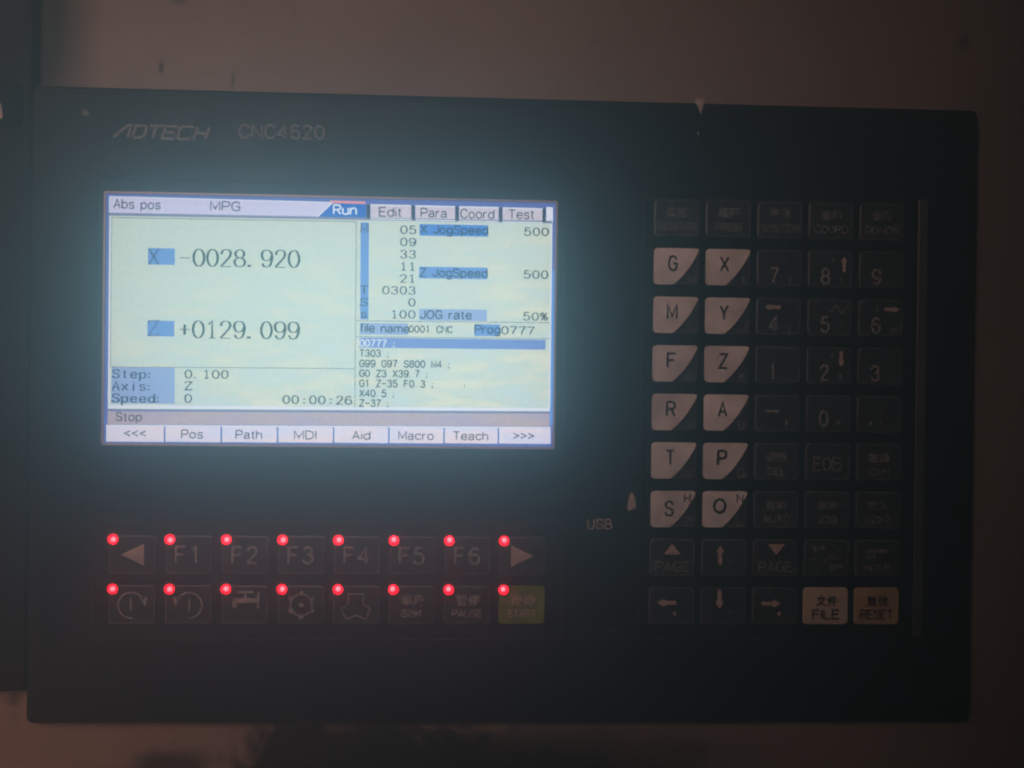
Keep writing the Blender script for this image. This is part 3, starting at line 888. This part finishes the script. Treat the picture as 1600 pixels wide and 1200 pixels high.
def ivory(k, cx, cy):
    """The pale quarter of an address key: square on the left, cut by a bulging curve on the right."""
    x0, y0, x1, y1 = cx - KW / 2 + 0.22, cy - KH / 2 + 0.22, cx + KW / 2 - 0.05, cy + KH / 2 - 0.22
    xb = cx - KW / 2 + 7.0
    pts = [(x0 + 1.5 - 1.5 * math.cos(math.radians(t)), y0 + 1.5 - 1.5 * math.sin(math.radians(t))) for t in range(0, 91, 18)]
    pts += [(x1 - 0.9, y0), (x1 - 0.35, y0 + 0.25), (x1 - 0.15, y0 + 0.8)]
    for i in range(1, 10):
        t = i / 9
        bx = (1 - t) ** 2 * (x1 - 0.15) + 2 * t * (1 - t) * (x1 - 4.0) + t * t * xb
        by = (1 - t) ** 2 * (y0 + 0.8) + 2 * t * (1 - t) * (cy + 2.6) + t * t * y1
        pts.append((bx, by))
    pts += [(x0 + 1.5 - 1.5 * math.sin(math.radians(t)), y1 - 1.5 + 1.5 * math.cos(math.radians(t))) for t in range(0, 91, 18)]
    m = MB((cx, cy, 0.5))
    m.slab([(pts, 0.50), (pts, 0.58), ([(cx - 1 + (x - cx + 1) * 0.985, cy + (y - cy) * 0.985) for x, y in pts], 0.61)])
    return m.build('key_print', M['white'], k)


ADDRESS = [(0, 1, 'G', 'H'), (1, 1, 'X', 'I'), (0, 2, 'M', 'C'), (1, 2, 'Y', 'J'), (0, 3, 'F', 'E'), (1, 3, 'Z', 'K'),
           (0, 4, 'R', 'W'), (1, 4, 'A', 'U'), (0, 5, 'T', 'V'), (1, 5, 'P', 'Q'), (0, 6, 'S', 'D'), (1, 6, 'O', 'L')]
for c, r, big, small in ADDRESS:
    cx, cy = cell(c, r)
    k = key(cx, cy, KW, KH, 'key', 'ivory-cornered address key printed %s and %s' % (big, small))
    ivory(k, cx, cy)
    if big == 'O':
        legend(k, cx, cy, T('O', -1.8, -1.2, 3.9, 4.7, 0.20), 'ink', h=0.66)
    elif big == 'S':
        legend(k, cx, cy, T('S', -1.4, -0.2, 2.7, 4.9, 0.15), 'ink', h=0.66)
    else:
        legend(k, cx, cy, T(big, -1.25, -1.1, 3.2 if big == 'M' else 2.75, 4.9, 0.16 if big != 'P' else 0.20), 'ink', h=0.66)
    if r == 6:
        legend(k, cx, cy, T('H' if c == 0 else 'N', 5.0 if c == 0 else 5.4, -3.9, 2.0, 2.8, 0.19), 'ink', h=0.66)
    legend(k, cx, cy, T(small, 5.5, 4.2, 0.1 if small == 'I' else 2.0, 2.8, 0.17), 'dim')

FUNC = [(0, 0, '监控', 'MONITOR', 13.4), (1, 0, '编程', 'PROG', 9.2), (2, 0, '参数', 'SYSTEM', 13.0), (3, 0, '坐标', 'COORD', 11.8), (4, 0, '诊断', 'DGNOS', 11.6),
        (2, 5, '删除', 'DEL', 6.2), (4, 5, '取消', 'CAN', 7.0), (2, 6, '自动', 'AUTO', 9.4), (3, 6, '手动', 'JOG', 6.4), (4, 6, '录入', 'EDIT', 9.0), (4, 7, '回零', 'HOME', 9.4)]
for c, r, han, word, wd in FUNC:
    cx, cy = cell(c, r)
    k = key(cx, cy, KW, KH, 'key', 'black key printed %s' % word)
    hanzi(han, cx, cy - (2.1 if r == 0 else 1.5), 3.7, 0.60, 'legend', M['dim'], k)
    legend(k, cx, cy, T(word, 0, 2.9 if r == 0 else 3.4, wd, 2.6, 0.18), 'dim')

DIGIT = {(2, 1): '7', (3, 1): '8', (4, 1): '9', (2, 2): '4', (3, 2): '5', (4, 2): '6', (2, 3): '1', (3, 3): '2', (4, 3): '3', (3, 4): '0'}
dot = lambda s: G([(-s, -s), (s, -s), (s, s), (-s, s)])
for (c, r), d in DIGIT.items():
    cx, cy = cell(c, r)
    k = key(cx, cy, KW, KH, 'key', 'black key printed %s' % d)
    legend(k, cx, cy, T(d, -1.8, 2.5 if d != '0' else 1.8, 2.8 if d != '1' else 1.6, 5.1, 0.155), 'grey')
    if d in '7845':
        legend(k, cx, cy, T({'7': '(', '8': ')', '4': '[', '5': ']'}[d], 4.0, 4.1, 0.7, 2.1, 0.15), 'dim')
    if d == '8':
        legend(k, cx, cy, arrow(4.8, -1.9, 5.4, 2.1, 2.7, 1.3, 0), 'rose')
        legend(k, cx, cy, G([(0.2, -2.7), (0.9, -4.3), (1.5, -2.7)]), 'dim')
    if d == '4':
        legend(k, cx, cy, arrow(-2.2, -3.3, 5.6, 2.1, 2.5, 1.2, 3), 'rose')
    if d == '6':
        legend(k, cx, cy, arrow(3.9, -3.2, 5.4, 2.1, 2.5, 1.2, 1), 'rose')
        legend(k, cx, cy, T('SP', 4.9, 4.4, 3.4, 2.1, 0.13), 'dim')
        legend(k, cx, cy, T('Z-', -0.8, -3.4, 2.6, 1.8, 0.15), 'dim')
    if d == '5':
        wave = [(-0.4 + 7.2 * i / 24, -2.9 + (1.5 if 5 < i < 19 else 0.9) * math.sin(i / 24 * math.pi * 4)) for i in range(25)]
        legend(k, cx, cy, S([wave], 0.28), 'grey')
    if d == '2':
        legend(k, cx, cy, arrow(4.2, -2.3, 5.6, 2.1, 2.5, 1.2, 2), 'rose')
        legend(k, cx, cy, T('#', 4.1, 4.0, 2.0, 2.4, 0.12), 'dim')
        legend(k, cx, cy, G([(0.4, -4.2), (1.6, -4.2), (1.0, -2.9)]), 'dim')
    if d == '3' or d == '9':
        legend(k, cx, cy, T('=' if d == '3' else ',', 5.0, 4.0, 2.4 if d == '3' else 0.5, 2.0, 0.13), 'dim')
    if d == '1':
        legend(k, cx, cy, T(',', 4.0, 4.2, 0.4, 2.2, 0.14), 'dim')
    if d == '0':
        legend(k, cx, cy, lambda m, x, y, h: m.rect(x + 2.7, y + 2.4, x + 4.3, y + 3.9, h), 'dim')

cx, cy = cell(2, 4)
k = key(cx, cy, KW, KH, 'key', 'black key printed with minus and plus signs')
legend(k, cx, cy, S([[(-4.4, -0.7), (0.6, -0.7)]], 0.75), 'grey')
legend(k, cx, cy, S([[(2.1, 3.2), (4.3, 3.2)], [(3.2, 2.0), (3.2, 4.5)]], 0.35), 'grey')
cx, cy = cell(4, 4)
k = key(cx, cy, KW, KH, 'key', 'black key printed with two angled marks and a dot')
legend(k, cx, cy, S([[(-1.9, -3.8), (1.6, -1.6), (-1.2, 0.3)], [(2.9, 0.7), (0.2, 2.7), (2.6, 5.4)]], 0.32), 'dim')
legend(k, cx, cy, S([ell(-3.3, 3.3, 0.35, 0.35, n=8)], 0.5), 'grey')
cx, cy = cell(3, 5)
k = key(cx, cy, KW, KH, 'key', 'black key printed EOB')
legend(k, cx, cy, T('EOB', -0.3, 0.7, 9.6, 4.4, 0.15), 'dim')

for c, tri in ((0, [(-3.1, -1.1), (-0.2, -4.9), (2.8, -1.1)]), (2, [(-2.9, -4.9), (3.3, -4.9), (0.2, -1.1)])):
    cx, cy = cell(c, 7)
    k = key(cx, cy, KW, KH, 'key', 'black PAGE key with %s triangle' % ('an upright' if c == 0 else 'an inverted'))
    legend(k, cx, cy, G(tri), 'rose')
    legend(k, cx, cy, T('PAGE', 0, 3.1, 12.0, 3.3, 0.165), 'dim')
for c, r, turn, dx, dy, wordy in ((1, 7, 0, -1.4, -1.1, 'up'), (0, 8, 3, -1.8, -1.1, 'left'), (1, 8, 2, -1.4, -2.3, 'down'), (2, 8, 1, -1.3, -0.9, 'right')):
    cx, cy = cell(c, r)
    k = key(cx, cy, KW, KH, 'key', 'black cursor key with a pinkish arrow pointing %s' % wordy)
    legend(k, cx, cy, arrow(dx, dy, 6.8, 2.7, 3.1, 1.4, turn), 'rose')
    if wordy == 'up':
        legend(k, cx, cy, S([[(1.2, 1.6), (2.4, 1.6)], [(1.8, 1.0), (1.8, 2.3)]], 0.3), 'dim')
        legend(k, cx, cy, S([[(3.0, 2.0), (3.6, 0.9)], [(4.4, 3.4), (5.0, 3.4)]], 0.3), 'dim')
    elif wordy == 'down':
        legend(k, cx, cy, S([[(1.2, 2.0), (3.4, 2.0)]], 0.3), 'dim')
    else:
        x = 1.0 if wordy == 'left' else 1.5
        legend(k, cx, cy, G([(x - 0.9, 2.7), (x + 0.5, 1.6), (x + 0.5, 3.8)]), 'pale' if wordy == 'right' else 'grey')
cx, cy = cell(3, 7)
k = key(cx, cy, KW, KH, 'key', 'black key divided by a printed slanting line')
legend(k, cx, cy, S([[(-4.5, 4.9), (4.5, -3.4)]], 0.28), 'dim')
hanzi('手轮', cx - 2.8, cy - 3.1, 2.6, 0.60, 'legend', M['dim'], k)
hanzi('单步', cx + 3.4, cy + 3.2, 2.6, 0.60, 'legend', M['dim'], k)
legend(k, cx, cy, S([[(-6.3, 0.2), (-3.4, 0.2)], [(1.8, 0.1), (5.0, 0.1)]], 0.5), 'dim')

for c, han, word, wd, mat, ink in ((3, '文件', 'FILE', 9.4, 'beige', 'ink'), (4, '复位', 'RESET', 11.4, 'umber', 'ink_red')):
    cx, cy = cell(c, 8)
    k = key(cx, cy, KW, KH, mat, 'soiled pale key printed %s' % word)
    hanzi(han, cx + 0.2, cy - 1.9, 3.8, 0.62, 'legend', M[ink], k)
    legend(k, cx, cy, T(word, 0, 2.9, wd, 3.0, 0.21), ink, h=0.62)

# function keys under the display
FW, FH = 16.24, 13.45


def fcell(c, r):
    return -137.34 + c * 19.09 + FW / 2, (53.2, 70.32)[r] + FH / 2


for c in range(8):
    cx, cy = fcell(c, 0)
    if c in (0, 7):
        k = key(cx, cy, FW, FH, 'key', 'black key with a pale triangle pointing %s' % ('left' if c == 0 else 'right'))
        s = 1 if c == 0 else -1
        legend(k, cx, cy, G([(-3.8 * s, 0), (4.0 * s, -3.8), (4.0 * s, 3.8)]), 'pale')
    else:
        k = key(cx, cy, FW, FH, 'key', 'black key printed F%d' % c)
        legend(k, cx, cy, T('F%d' % c, -0.2, 0, 8.3, 5.5, 0.145, gap=3.2), 'grey')


def icon_key(c, label):
    cx, cy = fcell(c, 1)
    return key(cx, cy, FW, FH, 'key', label), cx, cy


for c, s in ((0, 1), (1, -1)):
    k, cx, cy = icon_key(c, 'black key with a printed turning arrow and a bar, %s' % ('clockwise' if s == 1 else 'anticlockwise'))
    arc = [(-0.2 * s + 4.4 * math.cos(math.radians(t)) * s, 0.2 + 4.4 * math.sin(math.radians(t))) for t in range(85, 342, 12)]
    legend(k, cx, cy, S([arc, [(-0.3 * s, -2.6), (-0.3 * s, 2.3)]], 0.55), 'grey')
    legend(k, cx, cy, G([(2.6 * s, -2.2), (5.2 * s, -2.6), (4.6 * s, 0.6)]), 'grey')
k, cx, cy = icon_key(2, 'black key with a printed tap')
legend(k, cx, cy, S([[(-2.6, -4.4), (3.0, -4.4)], [(0.2, -4.4), (0.2, -2.2)], [(4.6, -4.6), (4.6, 1.2)]], 0.8), 'grey')
legend(k, cx, cy, lambda m, x, y, h: (m.rect(x - 3.6, y - 2.3, x + 4.4, y - 0.6, h), m.rect(x - 4.2, y - 1.6, x - 2.6, y + 1.1, h + 0.01)), 'grey')
k, cx, cy = icon_key(3, 'black key with a printed tool turret')
legend(k, cx, cy, S([ell(0.2, 0, 3.7, 3.7)], 0.6), 'grey')
legend(k, cx, cy, S([[(0.2 + 3.5 * math.cos(t), 3.5 * math.sin(t)), (0.2 + 4.9 * math.cos(t), 4.9 * math.sin(t))] for t in [math.pi / 6 + i * math.pi / 3 for i in range(6)]], 1.4), 'grey')
legend(k, cx, cy, S([ell(0.2, 0, 0.5, 0.5, n=8)], 0.6), 'grey')
k, cx, cy = icon_key(4, 'black key with a printed chuck outline')
legend(k, cx, cy, S([[(-2.8, -0.3), (-2.8, -3.8), (2.4, -3.8), (2.4, -0.3), (4.8, 1.4), (3.4, 4.9), (-0.1, 3.6), (-3.4, 4.9), (-5.4, 1.4), (-2.8, -0.3)]], 0.45), 'grey')
for c, han, word, wd, mat in ((5, '单段', 'SBK', 6.8, 'key'), (6, '暂停', 'PAUSE', 10.2, 'key'), (7, '启动', 'START', 9.8, 'green')):
    cx, cy = fcell(c, 1)
    k = key(cx, cy, FW, FH, mat, ('green key printed %s' if mat == 'green' else 'black key printed %s') % word)
    hanzi(han, cx + 0.3, cy - 1.7, 4.0, 0.60, 'legend', M['grey' if mat != 'green' else 'rose'], k)
    legend(k, cx, cy, T(word, 0, 2.9, wd, 2.4, 0.19), 'grey' if mat != 'green' else 'rose')

# ------------------------------------------------------------------ red diodes beside the function keys
def dome(r, height, n=14, rings=4):
    m = MB()
    loops = []
    for i in range(rings + 1):
        t = math.pi / 2 * i / rings * 0.97
        loops.append((ell(0, 0, r * math.cos(t), r * math.cos(t), 0, 360, n)[:-1], 0.02 + height * math.sin(t)))
    m.slab(loops)
    return m


led_mesh = None
for r, y in enumerate((54.66, 71.69)):
    for c in range(8):
        x = -135.66 + 19.09 * c
        if led_mesh is None:
            ob = dome(1.7, 1.2).build('indicator_light', M['led'], panel, smooth=True)
            led_mesh = ob.data
            ob.location = W(x, y, 0.62) - ORIGIN['control_panel']
        else:
            ob = link('indicator_light', led_mesh, panel, W(x, y, 0.62))
        ORIGIN[ob.name] = W(x, y, 0.62)
        ob.rotation_euler.y = math.radians((-20, -10, -35, -30, -50, -95, -80, -100)[c] + (10, -15)[r])
        # the hot spot of each lens leans towards where it is seen from
        m = MB((x, y, 0.62))
        m.slab([(ell(x, y, 2.3, 2.3, n=20)[:-1], 0.5), (ell(x, y, 2.3, 2.3, n=20)[:-1], 0.70), (ell(x, y, 1.95, 1.95, n=20)[:-1], 0.74)], cap=False)
        m.build('socket_ring', M['lip'], ob)

# ------------------------------------------------------------------ panel lettering, wear
def on_panel(name, fn, mat, h=0.03):
    m = MB()
    fn(m, h)
    return m.build(name, M[mat], panel)


def logo(m, h):
    x0, y0 = (-137.32, -82.65)
    x1, y1 = (-105.42, -83.21)
    for pts in ([(0, 0), (5.4, 10), (7.2, 10), (7.2, 0)], [(9.6, 0), (9.6, 10), (13.2, 10), (15.4, 8.4), (15.4, 1.6), (13.2, 0), (9.6, 0)], [(16.6, 10), (23.4, 10)], [(20, 10), (20, 0)],
                [(31.2, 10), (24.8, 10), (24.8, 0), (31.2, 0)], [(24.8, 5), (30.4, 5)], [(39.2, 10), (33.4, 10), (32.4, 8.6), (32.4, 1.4), (33.4, 0), (39.2, 0)], [(41, 0), (41, 10)], [(47, 0), (47, 10)], [(41, 5), (47, 5)]):
        q = [(x0 + (px * 0.66) * 1.0 + py * 0.13, y0 - py * 0.42 + 0.14 * px / 47) for px, py in pts]
        m.ribbon(q, 0.95, h)


on_panel('lettering', logo, 'logo')


def model(m, h):
    (x0, y0), (x1, y1) = (-94.80, -83.47), (-66.02, -83.73)
    text(m, 'CNC4620', x0, x1, y0, 4.5, 0.165, h=h, drop=y1 - y0, gap=2.2)


on_panel('lettering', model, 'logo')


def usb(m, h):
    (x0, y0), (x1, y1) = (27.21, 50.31), (35.44, 50.40)
    text(m, 'USB', x0, x1, y0, 3.3, 0.15, h=h, gap=2.4)


on_panel('lettering', usb, 'pale')
# chipped and scratched spots
on_panel('chipped_spot', lambda m, h: m.poly([(41.82, 37.87), (42.72, 37.42), (43.65, 38.98), (44.02, 41.68), (43.71, 43.70), (43.13, 42.81), (42.36, 43.84), (41.23, 43.94), (41.07, 41.92)], h), 'chip')
on_panel('chipped_spot', lambda m, h: m.poly([(62.59, -101.24), (67.14, -101.13), (66.25, -99.42), (65.71, -97.73), (65.06, -95.46), (64.23, -97.91), (63.30, -99.23)], -0.85 + 0.9 + h), 'chip')
on_panel('chipped_spot', lambda m, h: m.poly([(64.00, -89.37), (64.57, -89.61), (64.48, -87.59), (64.15, -87.36)], h), 'grey')
on_panel('scratch', lambda m, h: m.ribbon([(31.76, -75.16), (32.16, -72.04)], 0.4, h), 'grey')
on_panel('scratch', lambda m, h: m.ribbon([(28.50, 88.45), (33.66, 86.43), (39.75, 85.75)], 0.5, h), 'lip')
on_panel('scratch', lambda m, h: m.ribbon([(30.27, 85.98), (32.11, 88.90)], 0.4, h), 'lip')
on_panel('dent', lambda m, h: (m.ribbon([(-147.70, -92.42), (-147.77, -90.89), (-147.03, -89.82), (-145.54, -90.08)], 0.35, h), m.poly([(-147.26, -91.56), (-146.41, -91.69), (-145.54, -90.73), (-145.96, -89.96), (-147.04, -90.48)], h + 0.02)), 'dim')

# ------------------------------------------------------------------ things beside the panel
(xa, ya), (xb, yb) = (-230.47, -152.24), (-165.53, 107.49)
mb = MB((xb, yb, WALL_H))
mb.slab([(rrect(xa, ya, X0 - 0.35, yb, 0.8), WALL_H + 0.02), (rrect(xa, ya, X0 - 0.35, yb, 0.8), -1.6), (rrect(xa + 0.6, ya + 0.6, X0 - 0.9, yb - 0.5, 0.8), -1.1)])
tag(mb.build('rubber_strip', M['rubber']), 'dark brown rubber strip on the cabinet along the panel\'s left edge', 'strip')
(xa, ya), (xb, yb) = (-183.74, -100.59), (-168.11, -85.81)
mb = MB((xa, yb, -1.0))
mb.slab([(rrect(xa, ya, xb, yb, 1.4), -1.08), (rrect(xa, ya, xb, yb, 1.4), 1.2), (rrect(xa + 0.7, ya + 0.7, xb - 0.7, yb - 0.7, 1.1), 1.8)])
clip = mb.build('clamp_block', M['black'])
tag(clip, 'small black clamp block with a bright chipped spot, on the dark strip', 'clamp')
mb = MB((xa, yb, 1.8))
mb.poly([(-175.78, -87.79), (-175.40, -92.35), (-174.46, -93.79), (-173.58, -91.32), (-173.23, -87.85), (-174.07, -87.39)], 1.84)
mb.build('chipped_spot', M['chip'], clip)

# ------------------------------------------------------------------ added scattering volume, imitates lens glare round the display
hz = bpy.data.meshes.new('glare_haze')
a, b = (-0.70, -0.36, -0.55), (0.70, 0.05, 0.55)
cs = [(x, y, z) for x in (a[0], b[0]) for y in (a[1], b[1]) for z in (a[2], b[2])]
hz.from_pydata(cs, [], [(0, 1, 3, 2), (4, 6, 7, 5), (0, 4, 5, 1), (2, 3, 7, 6), (0, 2, 6, 4), (1, 5, 7, 3)])
glare_haze = bpy.data.objects.new('glare_haze', hz)
COL.objects.link(glare_haze)
glare_haze['kind'] = 'stuff'
glare_haze['label'] = 'added scattering volume that imitates lens glare round the display'
hm = bpy.data.materials.new('glare_haze')
hm.use_nodes = True
nt = hm.node_tree
nt.nodes.clear()
out = nt.nodes.new('ShaderNodeOutputMaterial')
pv = nt.nodes.new('ShaderNodeVolumePrincipled')
pv.inputs['Color'].default_value = (*(0.40, 0.79, 1.0), 1)
pv.inputs['Density'].default_value = 4.0
pv.inputs['Anisotropy'].default_value = 0.83
nt.links.new(pv.outputs[0], out.inputs['Volume'])
hz.materials.append(hm)
